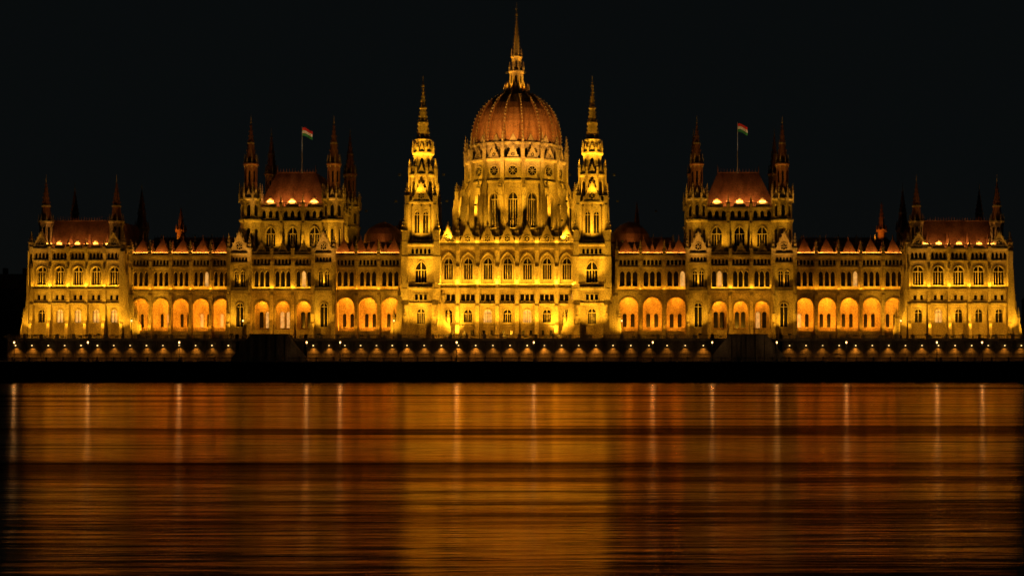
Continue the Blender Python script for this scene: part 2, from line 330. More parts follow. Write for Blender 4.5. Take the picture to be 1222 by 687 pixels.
# ================================================================= CHAMBER BLOCKS
def chamber(st,gl,lt,rf,xa,xb,gx,Y=3.0):
    p=P(Y); X=p.x; Z=p.z
    for a,b in ((xa,xa+gx),(xb-gx,xb)):
        fr=Fr(0,Y-1.2); u0,u1=X(a),X(b); uc=(u0+u1)/2; bw=u1-u0
        wall(st,gl,fr,u0,u1,Z(404),Z(350),[(uc,bw*.17,Z(390),Z(366),'r')],.7,0,.25,lt,.3,True)
        box(st,fr,u0-.2,u1+.2,-.3,.6,Z(349.8),Z(346.5)); balus(st,fr,u0,u1,Z(346.5),.7,.45,.2,.45)
        wall(st,gl,fr,u0,u1,Z(346.3),Z(316),[(uc-bw*.15,bw*.11,Z(342),Z(327),'p'),(uc+bw*.15,bw*.11,Z(342),Z(327),'p')],.6,0,.16,lt,.2,True)
        box(st,fr,u0-.2,u1+.2,-.3,.5,Z(315.8),Z(313.5))
        wall(st,gl,fr,u0,u1,Z(313.3),Z(305),[(uc+bw*s,bw*.05,Z(312),Z(308.5),'r') for s in (-.3,-.15,0,.15,.3)],.3,0,.05)
        box(st,fr,u0-.3,u1+.3,-.3,.8,Z(304.8),Z(302.6))
        gable(st,gl,fr,uc,bw*.42,Z(302.4),Z(280),.3,1.0)
        for u in (u0,u1):
            extr(st,fr,u-.5,u+.5,[(0,Z(404)),(2.2,Z(404)),(1.8,Z(386)),(1.1,Z(382)),(1.0,Z(352)),(.7,Z(348)),(.6,Z(312)),(0,Z(308))])
            pinnacle(st,u,Y-1.7,Z(312),Z(278),1.0); pinnacle(st,u,Y-2.6,Z(384),Z(362),.7); pinnacle(st,u,Y-2.2,Z(350),Z(330),.55)
        for fs,uu in ((-pi/2,u0),(pi/2,u1)):
            box(st,Fr(uu,Y+2,0,fs),-3.2,3.2,-.5,-.02,Z(404),Z(302.7))
        hip(rf,u0,u1,Y-.5,Y+9,Z(302.5),Z(287),bw*.42,1.5)
        flood(uc-.8,Y-5.2,Z(403)+.9,uc,Y,Z(335),3300,YEL,90)
        light('SPOT',(uc,Y-2.6,Z(346)+1),(uc,Y-1,Z(300)),1600,YEL,.2,ang=110,blend=.9)
    fr=Fr(0,Y); a,b=xa+gx,xb-gx; bw=(X(b)-X(a))/3; c=[X(a)+bw*(i+.5) for i in range(3)]
    U0,U1=X(a),X(b)
    wall(st,None,fr,U0,U1,Z(404),Z(350),[(u,bw*.34,Z(393),Z(368),'r') for u in c],.9,0,.28)
    wall(st,gl,Fr(0,Y+3.2),U0,U1,Z(404),Z(350),[(u+s*bw,bw*.10,Z(391),Z(374),'r') for u in c for s in (-.15,.15)],.4,0,.14,lt,.2)
    wbox(st,U0,U1,Y+.92,Y+3.19,Z(396),Z(394)); wbox(st,U0,U1,Y+.2,Y+3.3,Z(352),Z(350.2))
    box(st,fr,U0,U1,-.3,.6,Z(349.8),Z(346.5)); balus(st,fr,U0,U1,Z(346.5),.7,.45,.2,.45)
    wall(st,gl,fr,U0,U1,Z(346.3),Z(319),[(u+s*bw,bw*.105,Z(342),Z(327),'p') for u in c for s in (-.26,0,.26)],.8,0,.14,lt,.1)
    box(st,fr,U0,U1,-.3,.4,Z(318.8),Z(317))
    wall(st,gl,fr,U0,U1,Z(316.8),Z(307),[(u+s*bw,bw*.055,Z(315),Z(310.5),'r') for u in c for s in (-.34,-.17,0,.17,.34)],.5,0,.05)
    box(st,fr,U0,U1,-.3,.8,Z(306.8),Z(304)); balus(st,fr,U0,U1,Z(304),.8,.5,.2,.5)
    for i in range(1,3):
        u=U0+bw*i
        extr(st,fr,u-.45,u+.45,[(0,Z(404)),(1.8,Z(404)),(1.5,Z(386)),(1.0,Z(382)),(.9,Z(352)),(.6,Z(348)),(.5,Z(312)),(0,Z(308))])
        pinnacle(st,u,Y-.6,Z(308),Z(282),.85)
    for u in c:
        light('POINT',(u,Y+1.5,Z(355.5)),None,1200,ORG,.25,name='arcade_lamp')
        flood(u,Y-4.2,Z(403)+.9,u,Y,Z(338),1400,GOLD,95)
        gable(st,gl,fr,u,bw*.27,Z(304),Z(291),.3,.5,False)
    strip(U0,U1,Y-1.0,Z(346)+.4,Y-.1,Z(318),1000,YEL)
    wbox(st,X(xa)+.6,X(xb)-.6,Y+3.7,Y+24,Z(404),Z(304.2))
    Yu=Y+6; q=P(Yu); X2=q.x; Z2=q.z; dep=24.0
    tl,tr=X2(xa+24.5),X2(xb-1.5)
    if xa>600: tl,tr=X2(xa+11.5),X2(xb-14.5)
    Rt=2.65
    cx=(tl+tr)/2; hw=(tr-tl)/2
    def upface(fr,U0,U1,n):
        bw=(U1-U0)/n; c=[U0+bw*(i+.5) for i in range(n)]
        wall(st,gl,fr,U0,U1,Z2(306),Z2(266),[(u,bw*.22,Z2(294),Z2(279),'p') for u in c],.9,0,.25,lt,.0,True)
        box(st,fr,U0,U1,-.2,.5,Z2(265.8),Z2(263.6))
        wall(st,gl,fr,U0,U1,Z2(263.4),Z2(250),[(u+s*bw,bw*.085,Z2(260.5),Z2(254.5),'p') for u in c for s in (-.3,0,.3)],.4,0,.09)
        box(st,fr,U0,U1,-.2,.8,Z2(249.8),Z2(247.4)); balus(st,fr,U0,U1,Z2(247.4),.9,.5,.2,.5)
        for i in range(n+1):
            u=U0+bw*i
            extr(st,fr,u-.35,u+.35,[(0,Z2(306)),(1.0,Z2(306)),(.8,Z2(280)),(.5,Z2(276)),(.5,Z2(254)),(0,Z2(251))])
            w=fr.p(u,.55,0); pinnacle(st,w[0],w[1],Z2(252),Z2(232),.75)
        for u in c: gable(st,gl,fr,u,bw*.26,Z2(247.2),Z2(237.5),.25,.5,False)
    upface(Fr(0,Yu),tl+Rt-.3,tr-Rt+.3,3)
    upface(Fr(tr,Yu+dep/2,0,pi/2),-dep/2+Rt-.3,dep/2-Rt+.3,4)
    upface(Fr(tl,Yu+dep/2,0,-pi/2),-dep/2+Rt-.3,dep/2-Rt+.3,4)
    upface(Fr(cx,Yu+dep,0,pi),-hw+Rt,hw-Rt,3)
    wbox(st,tl+1.2,tr-1.2,Yu+1.2,Yu+dep-1.2,Z2(306),Z2(247.6))
    zt=P(Yu+6).z(207)
    hip(rf,tl+1.6,tr-1.6,Yu+1.0,Yu+dep-1,Z2(247.3),zt,4.3,4.5)
    cresting(rf,tl+6,tr-6,Yu+5.5,zt,1.3,.8)
    for i in (0,1):
        frus(rf,[tl+6,tr-6][i],Yu+5.5,zt,zt+2.2,.25,.03,6)
    for j,f in enumerate((.3,.5,.7)):
        u=tl+(tr-tl)*f
        frus(rf,u,Yu+2.9,Z2(243),Z2(226),1.0,.05,4,pi/4)
    for tx in (tl,tr):
        for ty in (Yu,Yu+dep):
            stage(st,gl,tx,ty,Rt,8,Z2(306),Z2(266),lambda f:[(0,.42,Z2(296),Z2(276),'p')],0,.35,.12)
            collar(st,tx,ty,Rt,8,Z2(266),Z2(262.5),.35)
            stage(st,gl,tx,ty,Rt*.95,8,Z2(262.5),Z2(240),lambda f:[(0,.5,Z2(259),Z2(248),'p')],0,.4,.12)
            collar(st,tx,ty,Rt*.95,8,Z2(240),Z2(237),.4)
            for i in range(8):
                a=pi/8+i*pi/4; pinnacle(st,tx+3.0*cos(a),ty+3.0*sin(a),Z2(242),Z2(219),.5)
                a=i*pi/4+0; fr=Fr(tx+sin(a)*Rt*.93,ty-cos(a)*Rt*.93,0,a); gable(st,gl,fr,0,.75,Z2(237),Z2(227),0,.3,False)
            frus(rf,tx,ty,Z2(238),Z2(223),1.95,1.75,8)
            stage(rf,gl,tx,ty,1.6,8,Z2(223),Z2(198),lambda f:[(0,.25,Z2(218),Z2(206),'p')],0,.2,.06)
            collar(rf,tx,ty,1.6,8,Z2(198),Z2(195.5),.3)
            for i in range(8):
                a=pi/8+i*pi/4; pinnacle(st,tx+1.7*cos(a),ty+1.7*sin(a),Z2(200),Z2(184),.3)
            spire(rf,tx,ty,Z2(196),Z2(146),1.45,8,8)
            frus(st,tx,ty,Z2(172),Z2(170),1.0,.9,8); frus(st,tx,ty,Z2(146.5),Z2(138),.13,.03,5); frus(st,tx,ty,Z2(147),Z2(145.5),.25,.2,6)
    for f in (.3,.7):
        u=tl+(tr-tl)*f
        flood(u,Yu-3.6,Z(303)+1.2,u,Yu,Z2(262),1500,YEL,110)
    for tx,s in ((tl,-1),(tr,1)):
        flood(tx+s*.5,Yu-6.2,Z(303)+1.5,tx,Yu,Z2(258),2700,YEL,80)
        beam(tx,tx,Yu,Z2(197),66000,(1,.46,.06),24)
        flood(tx+s*5.5,Yu+dep*.5,Z(303)+1.2,tx,Yu+dep*.5,Z2(265),2600,YEL,120)
        flood(tx+s*5.5,Yu+dep,Z(303)+1.2,tx,Yu+dep,Z2(225),4200,WARM,100)
    strip(tl+4,tr-4,Yu-.7,Z2(247)+1.3,Yu+4.0,Z2(230),1700,(1,.40,.08))
    return cx,Yu,zt
# ================================================================= build masses
def part(fn,name,*a,**k):
    st,gl,lt,rf=MB(),MB(),MB(),MB()
    r=fn(st,gl,lt,rf,*a,**k)
    make(st,name+'_stonework',STONE,PARL); make(gl,name+'_windows',GLASS,PARL)
    if lt.f: make(lt,name+'_lit_windows',LIT,PARL)
    if rf.f: make(rf,name+'_roof',ROOF,PARL)
    return r
part(wing,'wing',156,276,5,6.0); part(wing,'wing',399,479,3,6.0,1.1)
part(wing,'wing',736,821,3,6.0,1.1); part(wing,'wing',947,1080,5,6.0)
part(pavilion,'end_pavilion',39,147); part(pavilion,'end_pavilion',1084,1204)
fl1=part(chamber,'chamber_block',275,400,25); fl2=part(chamber,'chamber_block',820,948,26)
# ================================================================= CENTRE
def centre(st,gl,lt,rf):
    Y=0.0; p=P(Y); X=p.x; Z=p.z; fr=Fr(0,Y); U0,U1=X(523),X(688); n=7; bw=(U1-U0)/n; c=[U0+bw*(i+.5) for i in range(n)]
    wall(st,gl,fr,U0,U1,Z(404),Z(390),[(u+s*bw,.35,Z(400),Z(394),'s') for u in c for s in (-.2,.2)],.4,0,.1,lt,.2)
    box(st,fr,U0,U1,-.2,.5,Z(389.8),Z(388.2))
    wall(st,gl,fr,U0,U1,Z(388),Z(365),[(u,bw*.21,Z(384.5),Z(374),'r') for u in c],.9,0,.24,lt,.1,True)
    box(st,fr,U0,U1,-.2,.7,Z(364.8),Z(362))
    wall(st,gl,fr,U0,U1,Z(361.8),Z(346),[(u+s*bw,bw*.10,Z(359),Z(351),'s') for u in c for s in (-.25,0,.25)],.7,0,.1,lt,.05)
    box(st,fr,U0,U1,-.2,1.5,Z(345.8),Z(343.4)); balus(st,fr,U0,U1,Z(343.4),1.0,1.25,.22,.45)
    wall(st,None,fr,U0,U1,Z(343.2),Z(297),[(u,bw*.33,Z(339),Z(314),'p') for u in c],.9,0,.3)
    wall(st,gl,Fr(0,Y+.9),U0,U1,Z(343.2),Z(297),[(u,bw*.22,Z(333),Z(315),'p') for u in c],.8,0,.2,None,0,True)
    for u in c:
        for s in (-1,1): frus(st,u+s*bw*.28,Y+.45,Z(338),Z(315),.18,.15,6)
    box(st,fr,U0,U1,-.2,.6,Z(296.8),Z(295.4)); box(st,fr,U0,U1,-.2,.95,Z(295.3),Z(292.6)); balus(st,fr,U0,U1,Z(292.6),.9,.7,.2,.45)
    for i in range(n+1):
        u=U0+bw*i
        extr(st,fr,u-.5,u+.5,[(0,Z(404)),(2.2,Z(404)),(1.9,Z(388)),(1.4,Z(384)),(1.3,Z(365)),(1.0,Z(362)),(1.0,Z(347)),(.95,Z(318)),(.6,Z(314)),(.5,Z(300)),(0,Z(297.5))])
        pinnacle(st,u,Y-.7,Z(300),Z(260),1.0); pinnacle(st,u,Y-1.25,Z(343),Z(322),.6)
        for s in (-.62,.62): frus(st,u+s,Y-.35,Z(343),Z(315),.16,.14,6)
    for u in c: gable(st,gl,fr,u,bw*.40,Z(292.4),Z(271),.3,.8)
    wbox(st,U0,U1,Y+1.9,Y+20,Z(404),Z(293))
    hip(rf,U0,U1,Y+1.5,Y+20,Z(292.9),Z(280),.5,8)
    for i in range(n):
        u=c[i]
        flood(u,Y-5.6,Z(403)+.9,u,Y,Z(338),4700*random.uniform(.75,1.25),YEL,92)
    strip(U0+.5,U1-.5,Y-2.2,Z(343)+.8,Y-.2,Z(305),9500,YEL)
    strip(U0+.5,U1-.5,Y-1.5,Z(293)+.7,Y-.2,Z(277),1600,YEL)
    for px in (503,706.5):
        tx=X(px); ty=3.2
        q=P(ty-4.2); Z2=q.z; m=q.k
        A=19*m
        def st4(z0,z1,ops,ap=A,dep=.6,tr=.2,mu=True): stage(st,gl,tx,ty,ap,4,z0,z1,ops,0,dep,tr,lt,mu,.0)
        st4(Z2(404),Z2(364),lambda f:[(0,1.05,Z2(386),Z2(373),'r')])
        collar(st,tx,ty,A,4,Z2(364),Z2(361),.5)
        st4(Z2(361),Z2(346),lambda f:[(-1.2,.4,Z2(358),Z2(351),'s'),(0,.4,Z2(358),Z2(351),'s'),(1.2,.4,Z2(358),Z2(351),'s')],mu=False)
        collar(st,tx,ty,A,4,Z2(346),Z2(342.5),.9)
        st4(Z2(342.5),Z2(308),lambda f:[(0,1.5,Z2(337),Z2(322),'p')],dep=.9)
        collar(st,tx,ty,A,4,Z2(308),Z2(305.5),.4)
        st4(Z2(305.5),Z2(294),lambda f:[(d,.34,Z2(303),Z2(298.5),'p') for d in (-2.2,-1.1,0,1.1,2.2)],mu=False,tr=.08)
        collar(st,tx,ty,A,4,Z2(294),Z2(290.5),.8)
        B=16.6*m
        for s in range(4):
            a=s*pi/2; f2=Fr(tx+sin(a)*A,ty-cos(a)*A,0,a); balus(st,f2,-A,A,Z2(290.5),.9,.2,.2,.5)
            f2=Fr(tx+sin(a)*(B),ty-cos(a)*(B),0,a); gable(st,gl,f2,0,B*.62,Z2(240),Z2(220),.15,.7)
            f3=Fr(tx+sin(a)*(B),ty-cos(a)*(B),0,a)
            for d in (-.62,0,.62): extr(st,f3,d*B-.18,d*B+.18,[(0,Z2(290)),(.4,Z2(290)),(.35,Z2(246)),(0,Z2(243))])
        st4(Z2(290.5),Z2(243),lambda f:[(-1.15,.68,Z2(278),Z2(256),'p'),(1.15,.68,Z2(278),Z2(256),'p')],B,.9,.16)
        collar(st,tx,ty,B,4,Z2(243),Z2(240),.5)
        for sx in (-1,1):
            for sy in (-1,1):
                ox,oy=tx+sx*A,ty+sy*A
                for (z0,z1,w) in ((404,362,2.3),(362,344,2.0),(344,306,1.8),(306,288,1.5)):
                    wbox(st,ox-w/2,ox+w/2,oy-w/2,oy+w/2,Z2(z0),Z2(z1)); frus(st,ox,oy,Z2(z1),Z2(z1-2.5),w*.72,w*.45,4,pi/4)
                pinnacle(st,ox,oy,Z2(289),Z2(256),1.4)
                for d in (-.8,.8): pinnacle(st,ox+d,oy-.9*1,Z2(345),Z2(330),.4)
                ox,oy=tx+sx*B,ty+sy*B
                frus(st,ox,oy,Z2(290),Z2(244),.9,.8,8); pinnacle(st,ox,oy,Z2(246),Z2(217),1.15)
            s=sx
            for wa,wb in ((-1.2,.6),(-8.6,-6.8)):
                extw(st,Fr(0,ty-4.2),wa,wb,[(tx+s*A,Z2(404)),(tx+s*(A+4.0),Z2(404)),(tx+s*(A+3.5),Z2(389)),(tx+s*(A+2.3),Z2(382)),(tx+s*(A+2.1),Z2(364)),(tx+s*(A+1.0),Z2(356)),(tx+s*(A+.8),Z2(330)),(tx+s*A,Z2(320))])
            pinnacle(st,tx+s*(A+3),ty-3.8,Z2(389),Z2(366),.8); pinnacle(st,tx+s*(A+1.6),ty-3.8,Z2(364),Z2(338),.8)
        for sx in (-1,1):
            extr(st,Fr(tx+sx*(A-.3),ty-A),-.8,.8,[(0,Z2(404)),(3.6,Z2(404)),(3.0,Z2(388)),(2.0,Z2(380)),(1.8,Z2(364)),(.9,Z2(357)),(0,Z2(340))])
            pinnacle(st,tx+sx*(A-.3),ty-A-2.4,Z2(388),Z2(364),.8)
        C=14.2*m; Z3=P(ty-3).z
        stage(st,gl,tx,ty,C,8,Z3(240),Z3(211),lambda f:[(0,.6,Z3(233),Z3(219),'p')],0,.6,.13)
        collar(st,tx,ty,C,8,Z3(211),Z3(207.5),.45)
        for i in range(8):
            a=pi/8+i*pi/4; r=C/cos(pi/8)
            frus(st,tx+(r+.3)*cos(a),ty+(r+.3)*sin(a),Z3(240),Z3(208),.36,.32,6)
            pinnacle(st,tx+(r+.3)*cos(a),ty+(r+.3)*sin(a),Z3(209),Z3(188),.6)
            a2=i*pi/4; f2=Fr(tx+sin(a2)*C,ty-cos(a2)*C,0,a2); gable(st,gl,f2,0,.85,Z3(207.5),Z3(197),0,.35,False)
        E=11*m
        stage(st,gl,tx,ty,E,8,Z3(208),Z3(184),lambda f:[(0,.48,Z3(202),Z3(191),'p')],0,.5,.1)
        collar(st,tx,ty,E,8,Z3(184),Z3(181),.4)
        for i in range(8):
            a=pi/8+i*pi/4; r=E/cos(pi/8)
            pinnacle(st,tx+(r+.15)*cos(a),ty+(r+.15)*sin(a),Z3(183),Z3(166),.5)
            a2=i*pi/4; f2=Fr(tx+sin(a2)*E,ty-cos(a2)*E,0,a2); gable(st,gl,f2,0,.68,Z3(181),Z3(171),-.1,.3,False)
        stage(st,gl,tx,ty,8.2*m,8,Z3(181),Z3(167),lambda f:[(0,.26,Z3(178),Z3(172),'p')],0,.3,.07)
        collar(st,tx,ty,8.2*m,8,Z3(167),Z3(165),.3)
        spire(st,tx,ty,Z3(165),Z3(100),7.6*m,8,13)
        for zz,rr in ((146,6.3),(128,4.3)): frus(st,tx,ty,Z3(zz),Z3(zz-1.6),rr*m+.15,rr*m+.1,8)
        frus(st,tx,ty,Z3(101),Z3(99),.42,.35,8); frus(st,tx,ty,Z3(99),Z3(88),.14,.04,5); frus(st,tx,ty,Z3(97),Z3(96),.3,.2,6)
        flood(tx,ty-A-7,Z(403)+.9,tx,ty-A,Z2(338),10500,YEL,90)
        for s in (-1,1): flood(tx+s*11,ty-7,Z(403)+.9,tx+s*4,ty-2,Z2(345),4200,YEL,105)
        flood(tx,ty-A-4.5,Z2(343)+.8,tx,ty-A,Z2(295),4300,YEL,95,.2)
        for (dx,dy) in ((0,-1),(-.9,-.45),(.9,-.45)):
            flood(tx+dx*9.0,ty+dy*9.0,Z2(290)+1.2,tx,ty,Z2(245),4600 if dx==0 else 2800,YEL,80,.2)
            flood(tx+dx*7.5,ty+dy*7.5,Z3(240)+.6,tx,ty,Z3(190),3900 if dx==0 else 2700,YEL,75,.2)
            flood(tx+dx*6.5,ty+dy*6.5,Z3(208)+.6,tx,ty,Z3(140),6500,YEL,60,.2)
part(centre,'central_block')
# ================================================================= DOME
def dome(st,gl,lt,dm):
    Y=37.0; p=P(Y); m=p.k; cx=p.x(616.5); Z=p.z; N=16
    stage(st,gl,cx,Y,78*m,8,Z(330),Z(288),None)
    collar(st,cx,Y,78*m,8,Z(290),Z(288),.4)
    R=58*m; rot=pi/N
    stage(st,gl,cx,Y,R,N,Z(290),Z(224),lambda f:[(0,f*.48,Z(276),Z(243),'p')],rot*0,1.1,.25,lt,True,.0)
    collar(st,cx,Y,R,N,Z(224),Z(221),.35)
    stage(st,gl,cx,Y,R*.985,N,Z(221),Z(199),None)
    for i in range(N):
        a=2*pi*i/N; fr=Fr(cx+sin(a)*R*.985,Y-cos(a)*R*.985,0,a); rc=Z(210); Rr=1.3
        pts=[(Rr*cos(2*pi*j/12),rc+Rr*sin(2*pi*j/12)) for j in range(12)]; extw(gl,fr,0.02,.06,pts)
        po=[(1.3*u,rc+(v-rc)*1.3) for u,v in pts]
        for j in range(12):
            k2=(j+1)%12
            st.add([fr.p(pts[j][0],.25,pts[j][1]),fr.p(pts[k2][0],.25,pts[k2][1]),fr.p(po[k2][0],.25,po[k2][1]),fr.p(po[j][0],.25,po[j][1]),fr.p(po[k2][0],0,po[k2][1]),fr.p(po[j][0],0,po[j][1])],[(0,1,2,3),(3,2,4,5)])
        for b_ in (0,pi/4,pi/2,3*pi/4):
            du,dv=Rr*cos(b_),Rr*sin(b_); e=.05
            extw(st,fr,.07,.16,[(-du-e*sin(b_),rc-dv+e*cos(b_)),(du-e*sin(b_),rc+dv+e*cos(b_)),(du+e*sin(b_),rc+dv-e*cos(b_)),(-du+e*sin(b_),rc-dv-e*cos(b_))])
    collar(st,cx,Y,R,N,Z(199),Z(195.5),.6)
    Ro=R/cos(pi/N)
    for i in range(N):
        a=2*pi*i/N+pi/N
        fx,fy=sin(a),-cos(a)
        fr=Fr(cx,Y,0,a)
        t=.5
        extr(st,fr,-t,t,[(Ro-.4,Z(290)),(Ro+1.2,Z(290)),(Ro+1.1,Z(240)),(Ro+.7,Z(236)),(Ro+.7,Z(200)),(Ro-.4,Z(196))])
        outer=75*m; 
        extr(st,fr,-.5,.5,[(outer-1.8,Z(290)),(outer+.4,Z(290)),(outer+.3,Z(252)),(outer,Z(246)),(outer-.1,Z(240)),(outer-1.8,Z(240))])
        extr(st,fr,-.25,.25,[(outer-1.7,Z(250)),(outer-.6,Z(241)),(Ro+.6,Z(218)),(Ro+.6,Z(226)),(Ro+1.6,Z(234)),(outer-2.6,Z(247))])
        pinnacle(st,cx+fx*(outer-.9),Y+fy*(outer-.9),Z(240),Z(219),1.0)
        pinnacle(st,cx+fx*(Ro+.4),Y+fy*(Ro+.4),Z(200),Z(164),.95)
        a2=2*pi*i/N; f2=Fr(cx+sin(a2)*R,Y-cos(a2)*R,0,a2); gable(st,gl,f2,0,1.5,Z(195.5),Z(183),.1,.5,True)
    C=52.5*m
    stage(st,gl,cx,Y,C,N,Z(197),Z(179),lambda f:[(d*f,f*.20,Z(193),Z(185),'r') for d in (-.55,0,.55)],0,.7,.1)
    collar(st,cx,Y,C,N,Z(179),Z(176),.5)
    prof=[(51.2,176),(51.5,168),(50.8,160),(49,151),(46,142.5),(41.8,134.5),(36,127),(29,121),(21,116.3),(14,113)]
    seg=64
    vs=[];fs=[]
    for r,y in prof:
        for j in range(seg):
            a=2*pi*j/seg; rr=r*m*(1.0+ (.006 if j%2 else 0)); vs.append((cx+rr*cos(a),Y+rr*sin(a),Z(y)))
    for k in range(len(prof)-1):
        for j in range(seg): fs.append((k*seg+j,k*seg+(j+1)%seg,(k+1)*seg+(j+1)%seg,(k+1)*seg+j))
    dm.add(vs,fs)
    for i in range(N):
        a=2*pi*i/N+pi/N; fr=Fr(cx,Y,0,a); t=.34
        o=[(r*m+.55,Z(y)+.15) for r,y in prof]; inn=[(r*m-.3,Z(y)) for r,y in prof]
        for k in range(len(prof)-1):
            tt=t*(1-.5*k/len(prof))
            vv=[fr.p(s,w,v) for s in (-tt,tt) for w,v in (inn[k],o[k],o[k+1],inn[k+1])]
            dm.add(vv,[(0,1,2,3),(4,7,6,5),(1,5,6,2)])
            for h in (.25,.75):
                w=o[k][0]*(1-h)+o[k+1][0]*h; v=o[k][1]*(1-h)+o[k+1][1]*h
                c=.16; box(st,fr,-c,c,w-.05,w+.3,v,v+.3)
        a=2*pi*i/N
        for dd in (-.33,0,.33):
            for k in range(len(prof)-2):
                fr2=Fr(cx,Y,0,a+dd*2*pi/N)
                vv=[fr2.p(s,w,v) for s in (-.07,.07) for w,v in (inn[k],(prof[k][0]*m+.16,Z(prof[k][1])),(prof[k+1][0]*m+.16,Z(prof[k+1][1])),inn[k+1])]
                dm.add(vv,[(0,1,2,3),(4,7,6,5),(1,5,6,2)])
        fr=Fr(cx+sin(a)*51.5*m,Y-cos(a)*51.5*m,0,a)
        gable(st,gl,fr,0,1.0,Z(176),Z(168),.2,.5,False)
    L=13.5*m
    collar(st,cx,Y,L,16,Z(114),Z(111),.3)
    for i in range(16):
        a=2*pi*i/16; pinnacle(st,cx+(L+.2)*cos(a),Y+(L+.2)*sin(a),Z(112),Z(100),.45)
    frus(dm,cx,Y,Z(112),Z(104),12*m,8.5*m,16)
    stage(st,gl,cx,Y,8*m,8,Z(104),Z(88),lambda f:[(0,.4,Z(101),Z(93),'p')],0,.3,.09)
    collar(st,cx,Y,8*m,8,Z(88),Z(85.5),.35)
    for i in range(8):
        a=pi/8+2*pi*i/8
        pinnacle(st,cx+8.8*m*cos(a),Y+8.8*m*sin(a),Z(87),Z(74),.42)
        pinnacle(st,cx+6.2*m*cos(a),Y+6.2*m*sin(a),Z(70),Z(58),.3)
        extr(st,Fr(cx,Y,0,pi/8+2*pi*i/8),-.1,.1,[(8*m,Z(104)),(11.5*m,Z(110)),(11.5*m,Z(105)),(8*m,Z(93))])
    stage(st,gl,cx,Y,5.6*m,8,Z(86),Z(70),lambda f:[(0,.27,Z(82),Z(75),'p')],0,.25,.06)
    collar(st,cx,Y,5.6*m,8,Z(70),Z(68),.3)
    spire(st,cx,Y,Z(68),Z(18),4.6*m,8,11)
    frus(st,cx,Y,Z(46),Z(44.5),3.0*m,2.8*m,8)
    frus(st,cx,Y,Z(19),Z(16.5),.4,.35,8); frus(st,cx,Y,Z(17),Z(3),.15,.04,6); frus(st,cx,Y,Z(11),Z(10),.35,.2,6)
    for i in range(-4,5):
        a=2*pi*i/N; fx,fy=sin(a),-cos(a)
        r1=70*m
        flood(cx+fx*r1,Y+fy*r1,Z(287)+.9,cx+fx*R,Y+fy*R,Z(242),1500,YEL,105,.2)
    for i in range(7):
        a=-pi*.02+pi*1.04*i/6; fx,fy=-cos(a),-sin(a)
        flood(cx+fx*112*m,Y+fy*100*m,Z(288)+5,cx+fx*R,Y+fy*R,Z(228),9500,YEL,70,.3)
        if i%2==0:
            flood(cx+fx*19*m,Y+fy*19*m,Z(112)+.6,cx,Y,Z(78),1000,WARM,75,.2)
    # long-throw projectors on the roofs, trained on the dome shell
    for dx,dy,pw in ((-40,-20,24000),(-8,-38,36000),(14,-38,36000),(40,-20,24000)):
        flood(cx+dx,Y+dy,46.5,cx+dx*.1,Y+dy*.1,Z(140),pw,(1,.45,.07),34,.3)
    for s in (-1,1): flood(cx+s*2.6,Y-2.9,Z(86),cx,Y,Z(40),1100,WARM,55,.15)
st,gl,lt,dm=MB(),MB(),MB(),MB(); dome(st,gl,lt,dm)
make(st,'dome_drum_stonework',STONE,PARL); make(gl,'dome_windows',GLASS,PARL)
if lt.f: make(lt,'dome_lit_windows',LIT,PARL)
make(dm,'dome_shell',DOMEM,PARL)
def rear(st,gl,lt,rf):
    p=P(30); X=p.x; Z=p.z
    for a,b in ((165,285),(432,560),(672,815),(945,1075)):
        wbox(st,X(a),X(b),28.5,46,10,Z(300)); hip(rf,X(a),X(b),28.3,46.5,Z(300),Z(283),3,7)
        cresting(rf,X(a)+3,X(b)-3,35.5,Z(283),1.0,.9)
        for i in range(6):
            x=X(a+(b-a)*(i+.5)/6); pinnacle(st,x,28.0,Z(301),Z(280),.8)
    for px,top in ((216,248),(760,241),(1052,241),(478,262)):
        x=X(px); frus(rf,x,30,Z(305),Z(275),1.3,1.1,8); collar(rf,x,30,1.2,8,Z(276),Z(274),.3)
        for i in range(8):
            a=i*pi/4; pinnacle(rf,x+1.4*cos(a),30+1.4*sin(a),Z(277),Z(268),.3)
        spire(rf,x,30,Z(274),Z(top),1.0,8,6)
        flood(x-2,26,Z(290),x,30,Z(262),900,ORG,80,.2)
    for px in (462,752):
        x=X(px); 
        for i,(r0,z0,r1,z1) in enumerate(((5.6,292,5.3,282),(5.3,282,4.1,275),(4.1,275,2.2,270),(2.2,270,.4,267))): frus(rf,x,24,Z(z0),Z(z1),r0,r1,16)
        flood(x,15,Z(292),x,24,Z(276),160,(1,.38,.06),90,.2)
part(rear,'rear')
# projectors on the terrace edge (soft frontal wash)
for px,pw in ((62,4300),(120,4300),(216,2500),(337,5200),(440,3000),(540,5400),(605,5400),(670,5400),(778,3000),(884,5200),(1013,2500),(1110,4300),(1175,4300)):
    x=P(0).x(px); light('SPOT',(x,-11.3 if not 478<px<742 else -14.0,TZ+1.6),(x,0,17),pw,(1,.41,.016),.4,ang=150,blend=.7)
    wbox(FIX,x-.5,x+.5,-11.6,-11.1,TZ+.7,TZ+1.1)
make(FIX,'floodlight_fixtures',IRON,PARL)
